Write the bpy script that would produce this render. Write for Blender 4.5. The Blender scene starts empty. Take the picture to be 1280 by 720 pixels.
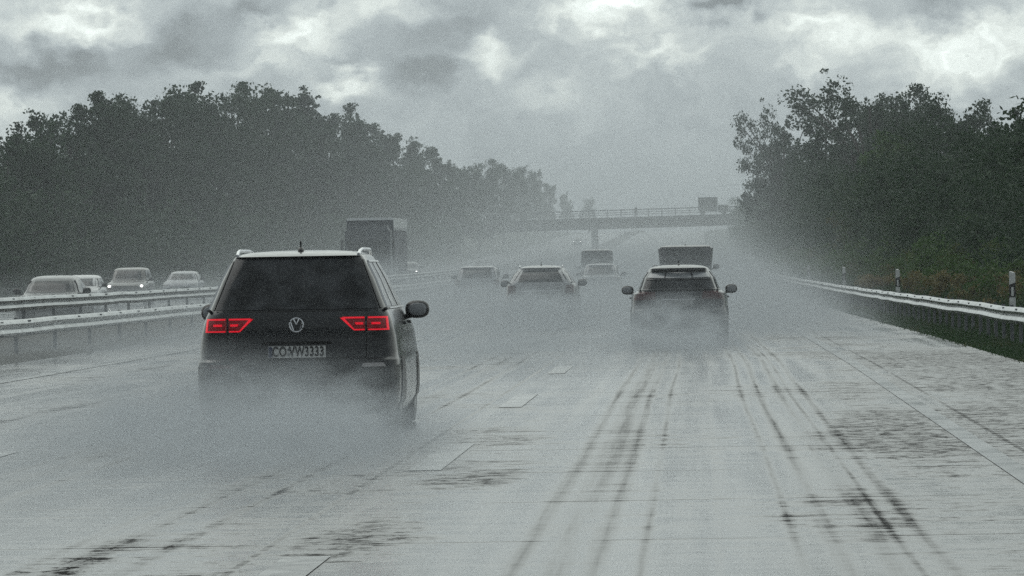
import bpy, math, random
import numpy as np
from mathutils import Vector, Matrix, noise as mnoise
R = math.radians
C = bpy.context.scene.collection
scn = bpy.context.scene

# ------------------------------------------------------------------ camera
F, EYE = 7000.0, 1.47                       # focal length in pixels of a 1280 wide frame, eye height
ROLL = R(1.0)
dy = Vector((240.0, 30.0, -F)).normalized()             # world +Y in camera axes
upi = Vector((-math.sin(ROLL), math.cos(ROLL), 0))
dz = (upi - dy * upi.dot(dy)).normalized()
dx = dy.cross(dz)
M = Matrix((dx, dy, dz)).transposed()                   # world -> camera
M3 = M.transposed()                                     # camera -> world
cam_d = bpy.data.cameras.new('camera'); cam = bpy.data.objects.new('camera', cam_d); C.objects.link(cam)
cam_d.sensor_width = 36; cam_d.lens = 36 * F / 1280; cam_d.clip_start = 0.5; cam_d.clip_end = 20000
mw = M3.to_4x4(); mw.translation = Vector((0, 0, EYE)); cam.matrix_world = mw
scn.camera = cam

def P(px, py, Y):
    d = M3 @ Vector((px - 640, 360 - py, -F)); d *= Y / d.y
    return Vector((d.x, Y, EYE + d.z))

# ------------------------------------------------------------------ render settings
cy = scn.cycles
cy.use_denoising = False
cy.max_bounces = 8; cy.volume_bounces = 3; cy.transparent_max_bounces = 24
cy.volume_step_rate = 1.0; cy.volume_max_steps = 256
cy.use_adaptive_sampling = True; cy.adaptive_threshold = 0.02
vs = scn.view_settings
vs.view_transform = 'Standard'; vs.look = 'None'; vs.gamma = 1; vs.use_curve_mapping = False
vs.exposure = 0.16

# ------------------------------------------------------------------ node helper
class NT:
    def __init__(s, tree): s.t = tree; s.n = tree.nodes; s.l = tree.links
    def new(s, kind, **kw):
        n = s.n.new(kind)
        for k, v in kw.items(): setattr(n, k, v)
        return n
    def plug(s, sock, v):
        if isinstance(v, bpy.types.NodeSocket): s.l.new(v, sock)
        elif v is not None:
            try: sock.default_value = v
            except Exception: sock.default_value = (*v, 1) if len(v) == 3 else v[:3]
    def m(s, op, a, b=None, c=None, clamp=False):
        n = s.new('ShaderNodeMath', operation=op, use_clamp=clamp)
        for i, v in enumerate((a, b, c)):
            if v is not None: s.plug(n.inputs[i], v)
        return n.outputs[0]
    def noise(s, vec, scale=1, detail=3, rough=.5, dist=0, dim='3D'):
        n = s.new('ShaderNodeTexNoise', noise_dimensions=dim)
        s.plug(n.inputs['Vector'], vec); n.inputs['Scale'].default_value = scale
        n.inputs['Detail'].default_value = detail; n.inputs['Roughness'].default_value = rough
        n.inputs['Distortion'].default_value = dist
        return n.outputs[0]
    def xyz(s, v):
        n = s.new('ShaderNodeSeparateXYZ'); s.plug(n.inputs[0], v); return n.outputs
    def vec(s, x, y, z=0.0):
        n = s.new('ShaderNodeCombineXYZ')
        for i, v in enumerate((x, y, z)): s.plug(n.inputs[i], v)
        return n.outputs[0]
    def mix(s, f, a, b):
        n = s.new('ShaderNodeMix', data_type='RGBA')
        s.plug(n.inputs[0], f); s.plug(n.inputs[6], a); s.plug(n.inputs[7], b)
        return n.outputs[2]
    def ramp(s, f, lo, hi, a=0.0, b=1.0):
        n = s.new('ShaderNodeMapRange'); n.interpolation_type = 'SMOOTHSTEP'
        for i, v in enumerate((f, lo, hi, a, b)): s.plug(n.inputs[i], v)
        return n.outputs[0]

# ------------------------------------------------------------------ world and sun
SUN_EL, SUN_AZ = R(62), R(-60)
w = bpy.data.worlds.new('World'); scn.world = w; w.use_nodes = True
n = NT(w.node_tree); n.n.clear()
tc = n.new('ShaderNodeTexCoord').outputs['Generated']
X_, Y_, Z_ = n.xyz(tc)
sky = n.new('ShaderNodeTexSky', sky_type='NISHITA', sun_disc=False)
sky.sun_elevation = SUN_EL; sky.sun_rotation = SUN_AZ; sky.dust_density = 3; sky.altitude = 100
yy = n.m('MAXIMUM', Y_, 0.02)
az = n.m('DIVIDE', X_, yy); el = n.m('DIVIDE', Z_, yy)        # tangent of azimuth and elevation
azd = n.m('MULTIPLY', az, 57.3); eld = n.m('MULTIPLY', el, 57.3)
pv = n.vec(azd, n.m('MULTIPLY', eld, 1.5), 0.0)
warp = n.new('ShaderNodeTexNoise'); n.plug(warp.inputs['Vector'], pv); warp.inputs['Scale'].default_value = 2.2; warp.inputs['Detail'].default_value = 4
wx, wy, _ = n.xyz(warp.outputs['Color'])
azw = n.m('ADD', azd, n.m('MULTIPLY', n.m('SUBTRACT', wx, .5), .7))
elw = n.m('ADD', eld, n.m('MULTIPLY', n.m('SUBTRACT', wy, .5), .9))
def bump(px, py, rx, ry, amp):
    a0 = (px - 880) / F * 57.3; e0 = (330 - (px - 880) * math.sin(ROLL) - py) / F * 57.3
    u = n.m('DIVIDE', n.m('SUBTRACT', azw, a0), rx * 57.3 / F); v = n.m('DIVIDE', n.m('SUBTRACT', elw, e0), ry * 57.3 / F)
    d = n.m('ADD', n.m('MULTIPLY', u, u), n.m('MULTIPLY', v, v))
    return n.m('MULTIPLY', n.m('EXPONENT', n.m('MULTIPLY', d, -1.0)), amp)
blobs = [(765, 12, 75, 26, .50), (95, 22, 75, 30, .40), (378, 42, 55, 26, .36), (612, 75, 32, 22, .34), (440, 106, 38, 16, .28),
         (700, 120, 60, 22, .12), (1190, 70, 65, 36, .40), (1005, 28, 75, 26, .30), (1265, 45, 50, 40, .30), (800, 72, 60, 18, .20),
         (480, 12, 70, 22, .25), (1090, 40, 60, 22, .22), (1010, 75, 60, 20, .16), (330, 85, 60, 18, .14), (10, 140, 50, 30, .18), (860, 60, 60, 18, .14),
         (560, 90, 75, 20, -.16), (230, 60, 60, 30, -.18), (60, 85, 90, 20, -.15), (900, 8, 60, 14, -.22), (1180, 25, 40, 20, -.16), (560, 30, 90, 26, -.12), (320, 20, 40, 16, -.14)]
acc = 0.0
for b in blobs: acc = n.m('ADD', acc, bump(*b))
n1 = n.noise(n.vec(azw, n.m('MULTIPLY', elw, 1.9)), .85, 6, .52, .25)
n2 = n.noise(n.vec(azw, n.m('MULTIPLY', elw, 1.3)), 3.4, 6, .62, .4)
acc = n.m('MULTIPLY', acc, n.m('ADD', .40, n.m('MULTIPLY', n2, 1.9)))
tex = n.m('ADD', n.m('MULTIPLY', n.m('SUBTRACT', n1, .5), .40), n.m('MULTIPLY', n.m('SUBTRACT', n2, .5), .18))
val = n.m('ADD', n.m('ADD', .475, tex), acc)
# clouds get the full contrast ahead only; the rest is overcast, made darker behind and brighter ahead to shape the light
big = n.noise(tc, 2.0, 4, .55)
front = n.m('MULTIPLY', n.ramp(Y_, .85, .98), n.ramp(eld, 9.0, 4.0))
dome = n.m('ADD', n.ramp(Y_, -.5, .9, .34, .92), n.m('MULTIPLY', n.m('SUBTRACT', big, .5), .4))
val = n.m('ADD', n.m('MULTIPLY', front, val), n.m('MULTIPLY', n.m('SUBTRACT', 1.0, front), dome))
val = n.m('MAXIMUM', val, .28)
lowf = n.ramp(eld, 1.7, -.1)
val = n.m('ADD', n.m('MULTIPLY', val, n.m('SUBTRACT', 1.0, lowf)), n.m('MULTIPLY', lowf, .38))
colr = n.mix(n.ramp(val, .35, .85), (.835, .95, .99, 1), (.92, 1.0, .955, 1))
cl = n.new('ShaderNodeVectorMath', operation='SCALE'); n.plug(cl.inputs[0], colr); n.plug(cl.inputs['Scale'], n.m('MULTIPLY', val, 10.0))
sm = n.mix(.993, sky.outputs[0], cl.outputs[0])
bg = n.new('ShaderNodeBackground'); n.plug(bg.inputs[0], sm); bg.inputs[1].default_value = .1
out = n.new('ShaderNodeOutputWorld'); n.l.new(bg.outputs[0], out.inputs[0])

sd = bpy.data.lights.new('sun', 'SUN'); sd.energy = .55; sd.angle = R(50); sd.color = (1, .97, .92)
so = bpy.data.objects.new('sun', sd); C.objects.link(so)
sdir = Vector((math.sin(SUN_AZ) * math.cos(SUN_EL), math.cos(SUN_AZ) * math.cos(SUN_EL), math.sin(SUN_EL)))
so.rotation_euler = sdir.to_track_quat('Z', 'Y').to_euler()

# ------------------------------------------------------------------ materials
MAT = {}
def mat(name, base, rough=.5, metal=0.0, var=0.0, vscale=4.0, coat=0.0, emit=None, estr=0.0, spec=.5, bump=0.0, bscale=30, base2=None, trans=0.0):
    if name in MAT: return MAT[name]
    m = bpy.data.materials.new(name); m.use_nodes = True
    k = NT(m.node_tree); b = k.n['Principled BSDF']
    co = k.new('ShaderNodeTexCoord').outputs['Object']
    b2 = base2 or tuple(c * (1 - var) for c in base)
    if var or base2:
        f = k.ramp(k.noise(co, vscale, 4, .6), .35, .65)
        k.plug(b.inputs['Base Color'], k.mix(f, (*base, 1), (*b2, 1)))
        k.plug(b.inputs['Roughness'], k.m('ADD', rough, k.m('MULTIPLY', k.m('SUBTRACT', k.noise(co, vscale * 3, 3), .5), .25), clamp=True))
    else:
        b.inputs['Base Color'].default_value = (*base, 1); b.inputs['Roughness'].default_value = rough
    b.inputs['Metallic'].default_value = metal; b.inputs['Coat Weight'].default_value = coat
    b.inputs['Coat Roughness'].default_value = .12; b.inputs['Specular IOR Level'].default_value = spec
    if emit: b.inputs['Emission Color'].default_value = (*emit, 1); b.inputs['Emission Strength'].default_value = estr
    if bump:
        bn = k.new('ShaderNodeBump'); bn.inputs['Strength'].default_value = bump; bn.inputs['Distance'].default_value = .02
        k.plug(bn.inputs['Height'], k.noise(co, bscale, 4)); k.l.new(bn.outputs[0], b.inputs['Normal'])
    MAT[name] = m; return m

def leafmat(name, a, b_, dead=None):
    if name in MAT: return MAT[name]
    m = bpy.data.materials.new(name); m.use_nodes = True
    k = NT(m.node_tree); b = k.n['Principled BSDF']
    geo = k.new('ShaderNodeNewGeometry'); oi = k.new('ShaderNodeObjectInfo')
    f = k.m('ADD', k.m('MULTIPLY', geo.outputs['Random Per Island'], .6), k.m('MULTIPLY', oi.outputs['Random'], .4))
    c = k.mix(f, (*a, 1), (*b_, 1))
    if dead: c = k.mix(k.ramp(k.noise(k.new('ShaderNodeTexCoord').outputs['Object'], .35, 3), .52, .7), c, (*dead, 1))
    k.plug(b.inputs['Base Color'], c); b.inputs['Roughness'].default_value = .75; b.inputs['Specular IOR Level'].default_value = .25
    tr = k.new('ShaderNodeBsdfTranslucent'); k.plug(tr.inputs[0], c)
    mx = k.new('ShaderNodeMixShader'); mx.inputs[0].default_value = .3
    k.l.new(b.outputs[0], mx.inputs[1]); k.l.new(tr.outputs[0], mx.inputs[2])
    k.l.new(mx.outputs[0], k.n['Material Output'].inputs[0])
    MAT[name] = m; return m

BARK = mat('bark', (.06, .05, .04), .9, var=.5, vscale=3)
LEAF = leafmat('leaves', (.018, .040, .022), (.034, .066, .028))
LEAFG = leafmat('green_leaves', (.042, .095, .024), (.070, .125, .032), (.10, .09, .03))
LEAFW = leafmat('weed_leaves', (.12, .12, .05), (.20, .16, .07), (.16, .10, .05))
GRASS = leafmat('grass_blades', (.022, .055, .022), (.055, .10, .038), (.09, .085, .035))
STEEL = mat('galvanised_steel', (.46, .48, .49), .34, 1.0, var=.35, vscale=1.5)
STEELD = mat('weathered_steel', (.22, .23, .24), .6, .6, var=.4, vscale=3)
STEELM = mat('dull_galvanised_steel', (.40, .42, .43), .38, .9, var=.3, vscale=.8)
CONC = mat('bridge_concrete', (.07, .07, .072), .8, var=.3, vscale=.7)
RUBBER = mat('rubber', (.02, .02, .02), .7)
BLACKPL = mat('black_plastic', (.02, .02, .022), .4)
RIM = mat('alloy', (.45, .45, .46), .35, 1.0)
CHROME = mat('chrome', (.7, .7, .72), .15, 1.0)
GLASS = mat('tinted_glass', (.008, .009, .010), .16, base2=(.045, .048, .052), vscale=3.5, spec=.35)
GLASSL = mat('pale_glass', (.26, .27, .28), .15, coat=.5)
REDL = mat('red_lens', (.12, .004, .006), .3, emit=(1, .01, .03), estr=.04)
REDDIM = mat('dull_red_lens', (.06, .014, .015), .3)
REDLIT = mat('lit_red_lamp', (.3, .005, .01), .3, emit=(1, .008, .03), estr=.50)
WHITELIT = mat('lit_headlamp', (.9, .9, .9), .3, emit=(1, 1, .96), estr=9.0)
LENS = mat('headlamp_lens', (.25, .25, .25), .2)
PLATEW = mat('plate_white', (.62, .62, .60), .45, var=.25, vscale=9)
PLATEB = mat('plate_letters', (.02, .02, .02), .6)
WHITEP = mat('white_plastic', (.75, .75, .73), .5, var=.15, vscale=6)

# ------------------------------------------------------------------ mesh helpers
class MB:
    def __init__(s): s.v = []; s.f = []
    def add(s, vs, fs):
        o = len(s.v); s.v += [tuple(p) for p in vs]; s.f += [tuple(i + o for i in q) for q in fs]; return s
    def box(s, c, d, rz=0.0, taper=1.0):
        x, y, z = (k / 2 for k in d); pts = []
        for sz in (-1, 1):
            t = 1 if sz < 0 else taper
            for sx, sy in ((-1, -1), (1, -1), (1, 1), (-1, 1)):
                a, b = sx * x * t, sy * y * t
                pts.append((c[0] + a * math.cos(rz) - b * math.sin(rz), c[1] + a * math.sin(rz) + b * math.cos(rz), c[2] + sz * z))
        return s.add(pts, [(3, 2, 1, 0), (4, 5, 6, 7), (0, 1, 5, 4), (1, 2, 6, 5), (2, 3, 7, 6), (3, 0, 4, 7)])
    def tube(s, pts, rad, seg=8):
        pts = [Vector(p) for p in pts]; rad = rad if isinstance(rad, (list, tuple)) else [rad] * len(pts)
        V, Fc = [], []
        for i, p in enumerate(pts):
            t = (pts[min(i + 1, len(pts) - 1)] - pts[max(i - 1, 0)]).normalized()
            a = t.cross(Vector((0, 0, 1)) if abs(t.z) < .9 else Vector((1, 0, 0))).normalized(); b = t.cross(a)
            for k in range(seg):
                q = 2 * math.pi * k / seg; V.append(p + (a * math.cos(q) + b * math.sin(q)) * rad[i])
        for i in range(len(pts) - 1):
            for k in range(seg):
                k2 = (k + 1) % seg; Fc.append((i * seg + k, i * seg + k2, (i + 1) * seg + k2, (i + 1) * seg + k))
        Fc.append(tuple(range(seg))[::-1]); Fc.append(tuple((len(pts) - 1) * seg + k for k in range(seg)))
        return s.add(V, Fc)
    def ellipsoid(s, c, r, seg=16, rings=10, pw=1.0):
        V, Fc = [], []
        sp = lambda t: math.copysign(abs(t) ** pw, t)
        for i in range(rings + 1):
            a = math.pi * i / rings
            for k in range(seg):
                q = 2 * math.pi * k / seg
                V.append((c[0] + r[0] * sp(math.sin(a)) * sp(math.cos(q)), c[1] + r[1] * sp(math.sin(a)) * sp(math.sin(q)), c[2] + r[2] * sp(math.cos(a))))
        for i in range(rings):
            for k in range(seg):
                k2 = (k + 1) % seg; Fc.append((i * seg + k, (i + 1) * seg + k, (i + 1) * seg + k2, i * seg + k2))
        return s.add(V, Fc)
    def lathe_x(s, c, prof, seg=28):
        V, Fc = [], []
        for (x, r) in prof:
            for k in range(seg):
                q = 2 * math.pi * k / seg; V.append((c[0] + x, c[1] + r * math.cos(q), c[2] + r * math.sin(q)))
        for i in range(len(prof) - 1):
            for k in range(seg):
                k2 = (k + 1) % seg; Fc.append((i * seg + k, i * seg + k2, (i + 1) * seg + k2, (i + 1) * seg + k))
        Fc.append(tuple(range(seg))[::-1]); Fc.append(tuple((len(prof) - 1) * seg + k for k in range(seg)))
        return s.add(V, Fc)
    def build(s, name, m, parent=None, smooth=True, fix=True):
        me = bpy.data.meshes.new(name); me.from_pydata(s.v, [], s.f); me.materials.append(m)
        if fix:
            import bmesh
            bm = bmesh.new(); bm.from_mesh(me); bmesh.ops.remove_doubles(bm, verts=bm.verts, dist=1e-5)
            bmesh.ops.recalc_face_normals(bm, faces=bm.faces); bm.to_mesh(me); bm.free()
        if smooth:
            me.polygons.foreach_set('use_smooth', [True] * len(me.polygons))
            me.set_sharp_from_angle(angle=R(38))
        o = bpy.data.objects.new(name, me); C.objects.link(o)
        if parent: o.parent = parent
        return o
def tag(o, label=None, cat=None, group=None, kind=None):
    if label: o['label'] = label
    if cat: o['category'] = cat
    if group: o['group'] = group
    if kind: o['kind'] = kind
    return o
def empty(name, loc, rz=0, label=None, cat=None, group=None):
    o = bpy.data.objects.new(name, None); C.objects.link(o); o.location = loc; o.rotation_euler = (0, 0, rz)
    o.empty_display_size = .2
    return tag(o, label, cat, group)
def fast_quads(name, V, m, parent=None):
    nq = len(V) // 4
    me = bpy.data.meshes.new(name); me.vertices.add(nq * 4); me.vertices.foreach_set('co', V.astype(np.float32).ravel())
    me.loops.add(nq * 4); me.loops.foreach_set('vertex_index', np.arange(nq * 4, dtype=np.int32))
    me.polygons.add(nq); me.polygons.foreach_set('loop_start', np.arange(nq, dtype=np.int32) * 4)
    me.update(calc_edges=True); me.validate(); me.materials.append(m)
    o = bpy.data.objects.new(name, me); C.objects.link(o)
    if parent: o.parent = parent
    return o

# ------------------------------------------------------------------ road line: gentle left curve, long rise beyond
_SY = [0, 80, 110, 159, 209, 259, 309, 500, 900, 1500, 3000]
_SX = [0, 0, -.1, -.5, -.85, -1.2, -1.55, -2.7, -4.0, -4.6, -5.0]
def sh(Y): return float(np.interp(Y, _SY, _SX))
def gz(Y):
    if Y < 120: return 0.0
    if Y < 1200: return 6.2e-6 * (Y - 120) ** 2
    t = min(Y, 1800) - 1200                      # the rise levels off into a crest
    return 7.232 + .01339 * (t - t * t / 1200)

YS = [6 + 4 * i for i in range(75)] + [306 + 12 * i for i in range(60)] + [1030 + 40 * i for i in range(28)]
def strip(name, xs, m, dzs=0.0, ys=YS, kind='structure', fz=None):
    V, Fc, UV = [], [], []
    for Y in ys:
        for x in xs:
            V.append((x + sh(Y), Y, gz(Y) + dzs + (fz(x, Y) if fz else 0))); UV.append((x, Y))
    k = len(xs)
    for i in range(len(ys) - 1):
        for j in range(k - 1): Fc.append((i * k + j, i * k + j + 1, (i + 1) * k + j + 1, (i + 1) * k + j))
    me = bpy.data.meshes.new(name); me.from_pydata(V, [], Fc); me.materials.append(m)
    uv = me.uv_layers.new(name='road')
    for l in me.loops: uv.data[l.index].uv = UV[l.vertex_index]
    me.polygons.foreach_set('use_smooth', [True] * len(me.polygons))
    o = bpy.data.objects.new(name, me); C.objects.link(o); o['kind'] = kind
    return o

def road_material(name, marks=False, joints=True):
    m = bpy.data.materials.new(name); m.use_nodes = True
    k = NT(m.node_tree); b = k.n['Principled BSDF']
    uvn = k.new('ShaderNodeUVMap', uv_map='road'); x, y, _ = k.xyz(uvn.outputs[0])
    # wandering of the tyre lines
    wob = k.m('MULTIPLY', k.m('SUBTRACT', k.noise(k.vec(k.m('MULTIPLY', x, .15), k.m('MULTIPLY', y, .013)), 1, 1), .5), .55)
    xw = k.m('ADD', x, wob)
    long_ = k.noise(k.vec(k.m('MULTIPLY', xw, 3.2), k.m('MULTIPLY', y, .035)), 1, 5, .62)      # streaks with the traffic
    longf = k.noise(k.vec(k.m('MULTIPLY', xw, 9.0), k.m('MULTIPLY', y, .10)), 1, 4, .65)
    tran = k.noise(k.vec(k.m('MULTIPLY', x, .9), k.m('MULTIPLY', y, 2.4)), 1, 8, .78)          # broom texture across
    patch = k.noise(k.vec(k.m('MULTIPLY', x, .35), k.m('MULTIPLY', y, .10), 3.7), 1, 4, .6, .5)
    fine = k.noise(k.vec(k.m('MULTIPLY', x, 7.), k.m('MULTIPLY', y, 3.)), 1, 5, .75)
    wheel = 0.0
    for cx, wd in ((-.80, .10), (-1.02, .05), (-.62, .05), (.62, .05), (.86, .06), (.42, .035), (.97, .03), (-.40, .03), (-4.85, .12), (-4.55, .05), (-5.1, .05), (-3.15, .12), (-2.85, .05), (-3.4, .04), (-8.6, .18), (-7.0, .16), (1.12, .05)):
        d = k.m('DIVIDE', k.m('SUBTRACT', xw, cx), wd)
        wheel = k.m('ADD', wheel, k.m('EXPONENT', k.m('MULTIPLY', k.m('MULTIPLY', d, d), -1.0)))
    wheel = k.m('MULTIPLY', wheel, k.m('MULTIPLY', k.ramp(long_, .18, .5), k.m('ADD', .45, longf)))
    # dry/rough dark areas, mostly between the tracks and beside the edge line
    rgt = k.m('ADD', k.m('MULTIPLY', k.ramp(x, 1.0, 1.7), .09), k.m('MULTIPLY', k.ramp(x, -1.9, -2.6), .05))
    spot = 0.0
    for cx, cy_, sx, sy, am in (((1.45, 50, .42, 12, .17), (-1.85, 31, .28, 3.5, .20), (-1.62, 39, .32, 1.6, .20), (3.3, 72, .9, 26, .10), (-1.9, 55, .5, 8, .10), (1.0, 36, .3, 5, .08), (-3.2, 27, .3, 3, .10)) if marks else ()):
        u = k.m('DIVIDE', k.m('SUBTRACT', x, cx), sx); v = k.m('DIVIDE', k.m('SUBTRACT', y, cy_), sy)
        spot = k.m('ADD', spot, k.m('MULTIPLY', k.m('EXPONENT', k.m('MULTIPLY', k.m('ADD', k.m('MULTIPLY', u, u), k.m('MULTIPLY', v, v)), -1.0)), am))
    rgt = k.m('ADD', rgt, spot)
    dark = k.ramp(k.m('ADD', k.m('ADD', k.m('MULTIPLY', patch, .60), k.m('MULTIPLY', tran, .50)), rgt), .57, .72)
    jl = 0.0
    if joints:
        fr = k.m('ABSOLUTE', k.m('SUBTRACT', k.m('FRACT', k.m('DIVIDE', y, 5.0)), .5))
        jl = k.m('MULTIPLY', k.ramp(fr, .488, .496), k.ramp(k.noise(k.vec(k.m('MULTIPLY', x, .8), y), 1, 3), .38, .52))
        for cx in (-2.35, -6.1, 2.42, .05 if marks else -20.1):
            e = k.m('ABSOLUTE', k.m('SUBTRACT', x, cx)); jl = k.m('MAXIMUM', jl, k.m('MULTIPLY', k.ramp(e, .03, .012), .6 if cx != .05 else .12))
    blot = k.ramp(fine, .44, .60)
    base = k.m('ADD', .19, k.m('MULTIPLY', k.m('SUBTRACT', patch, .5), .16))
    base = k.m('MULTIPLY', base, k.m('SUBTRACT', 1.0, k.m('MULTIPLY', wheel, .50, clamp=True)))
    base = k.m('MULTIPLY', base, k.m('SUBTRACT', 1.0, k.m('MULTIPLY', dark, k.m('ADD', .35, k.m('MULTIPLY', blot, .30)))))
    base = k.m('MULTIPLY', base, k.m('SUBTRACT', 1.0, k.m('MULTIPLY', jl, .5)))
    base = k.m('MULTIPLY', base, k.m('ADD', .45, k.m('ADD', k.m('MULTIPLY', fine, .5), k.m('MULTIPLY', k.m('SUBTRACT', tran, .25), 1.1))))
    col = k.new('ShaderNodeCombineColor'); k.plug(col.inputs[0], base); k.plug(col.inputs[1], k.m('MULTIPLY', base, 1.0)); k.plug(col.inputs[2], k.m('MULTIPLY', base, .98))
    k.plug(b.inputs['Base Color'], col.outputs[0])
    hair = k.noise(k.vec(k.m('MULTIPLY', x, .35), k.m('MULTIPLY', y, 6.0), 8.1), 1, 6, .7)
    tr2 = k.m('MULTIPLY', k.ramp(k.m('ADD', k.m('MULTIPLY', tran, .5), k.m('MULTIPLY', hair, .5)), .45, .58), k.ramp(patch, .34, .62, .25, 1.0))
    ro = k.m('ADD', k.m('ADD', .10, k.m('MULTIPLY', tr2, .16)), k.m('MULTIPLY', dark, k.m('ADD', .16, k.m('MULTIPLY', blot, .30))))
    ro = k.m('ADD', ro, k.m('MULTIPLY', wheel, k.m('MULTIPLY', longf, .35)))
    ro = k.m('ADD', ro, k.m('MULTIPLY', k.m('SUBTRACT', long_, .5), .42))
    ro = k.m('ADD', ro, k.m('MULTIPLY', jl, .3), clamp=True)
    ro = k.m('MULTIPLY', ro, k.ramp(x, -3.2, -1.9, .72, 1.0))      # deeper water film on the left lanes
    k.plug(b.inputs['Roughness'], k.m('MAXIMUM', ro, .05))
    # film of water breaks up: specular drops where the concrete stands out of it
    sp = k.m('SUBTRACT', .62, k.m('MULTIPLY', dark, k.m('ADD', .08, k.m('MULTIPLY', blot, .40))))
    sp = k.m('SUBTRACT', sp, k.m('MULTIPLY', wheel, k.m('MULTIPLY', longf, .7)))
    sp = k.m('SUBTRACT', sp, k.m('MULTIPLY', tr2, .22))
    sp = k.m('SUBTRACT', sp, k.m('MULTIPLY', jl, .3), clamp=True)
    k.plug(b.inputs['Specular IOR Level'], sp)
    h = k.m('ADD', k.m('MULTIPLY', tran, 1.0), k.m('ADD', k.m('MULTIPLY', longf, .35), k.m('MULTIPLY', fine, .25)))
    h = k.m('SUBTRACT', h, k.m('MULTIPLY', jl, .5))
    bn = k.new('ShaderNodeBump'); bn.inputs['Strength'].default_value = .35; bn.inputs['Distance'].default_value = .012
    k.plug(bn.inputs['Height'], h); k.l.new(bn.outputs[0], b.inputs['Normal'])
    return m
ROAD = road_material('wet_concrete', True)
ROAD2 = road_material('wet_concrete_far', False)
GROUND = mat('dark_turf', (.035, .05, .028), .9, var=.5, vscale=.8, bump=.5, bscale=6)
MEDIAN = mat('median_gravel', (.10, .10, .09), .85, var=.5, vscale=1.2, bump=.5, bscale=10)
PAINT = mat('road_paint', (.38, .385, .375), .2, base2=(.16, .16, .155), vscale=2.2, spec=.5)

# ------------------------------------------------------------------ setting
_V = None
def verge(x, Y): return float(np.interp(x, [4.5, 5.0, 5.7, 6.2, 7, 40], [0, -.07, -.09, .16, .28, 2.2]))
g = strip('ground', [-400, -120, -60, -32, -28.4, -14.6, -11.9, 4.55, 5.0, 5.7, 6.2, 7.0, 12, 20, 40, 120, 400], GROUND, -.03,
          fz=lambda x, Y: verge(x, Y) if x > 4.5 else (.08 * max(0, -28.6 - x) if x > -60 else 2.5))
road = strip('road', [-11.6, -9.6, -6, -2.1, 0, 2.4, 4.5], ROAD, 0.0)
opp = strip('opposite_road', [-28.2, -24, -20, -16, -14.9], ROAD2, 0.0)
med = strip('median_ground', [-14.9, -14.1, -13.2, -12.5, -11.6], MEDIAN, -.012, fz=lambda x, Y: .62 if x == -13.2 else .56 if x == -14.1 else .40 if x == -12.5 else 0)

# painted markings: dashes 6 m long, 12 m gaps, and solid edge lines, all one sheet 4 mm above the road
V, Fc = [], []
def stripe(x, wdt, y0, y1):
    ny = max(1, int((y1 - y0) / 12)); o = len(V)
    for i in range(ny + 1):
        Y = y0 + (y1 - y0) * i / ny
        V.extend([(x - wdt / 2 + sh(Y), Y, gz(Y) + .005), (x + wdt / 2 + sh(Y), Y, gz(Y) + .005)])
    for i in range(ny): Fc.append((o + 2 * i, o + 2 * i + 1, o + 2 * i + 3, o + 2 * i + 2))
for k in range(0, 50):
    y0 = 22.7 + 18 * k
    stripe(-2.06, .24, y0, y0 + 6); stripe(-5.86, .24, y0, y0 + 6)
    if k > 4: stripe(-18.6, .2, y0, y0 + 6); stripe(-22.4, .2, y0, y0 + 6)
mk = MB(); mk.v = V; mk.f = Fc
o = mk.build('lane_markings', PAINT, smooth=False, fix=False); o['kind'] = 'structure'
V, Fc = [], []
stripe(2.14, .17, 20, 900); stripe(-9.75, .2, 20, 900); stripe(-15.3, .2, 60, 900); stripe(-26.4, .2, 60, 900)
mk = MB(); mk.v = V; mk.f = Fc
o = mk.build('edge_lines', mat('worn_line_paint', (.24, .245, .24), .16, base2=(.14, .145, .14), vscale=.7), smooth=False, fix=False); o['kind'] = 'structure'

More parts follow.
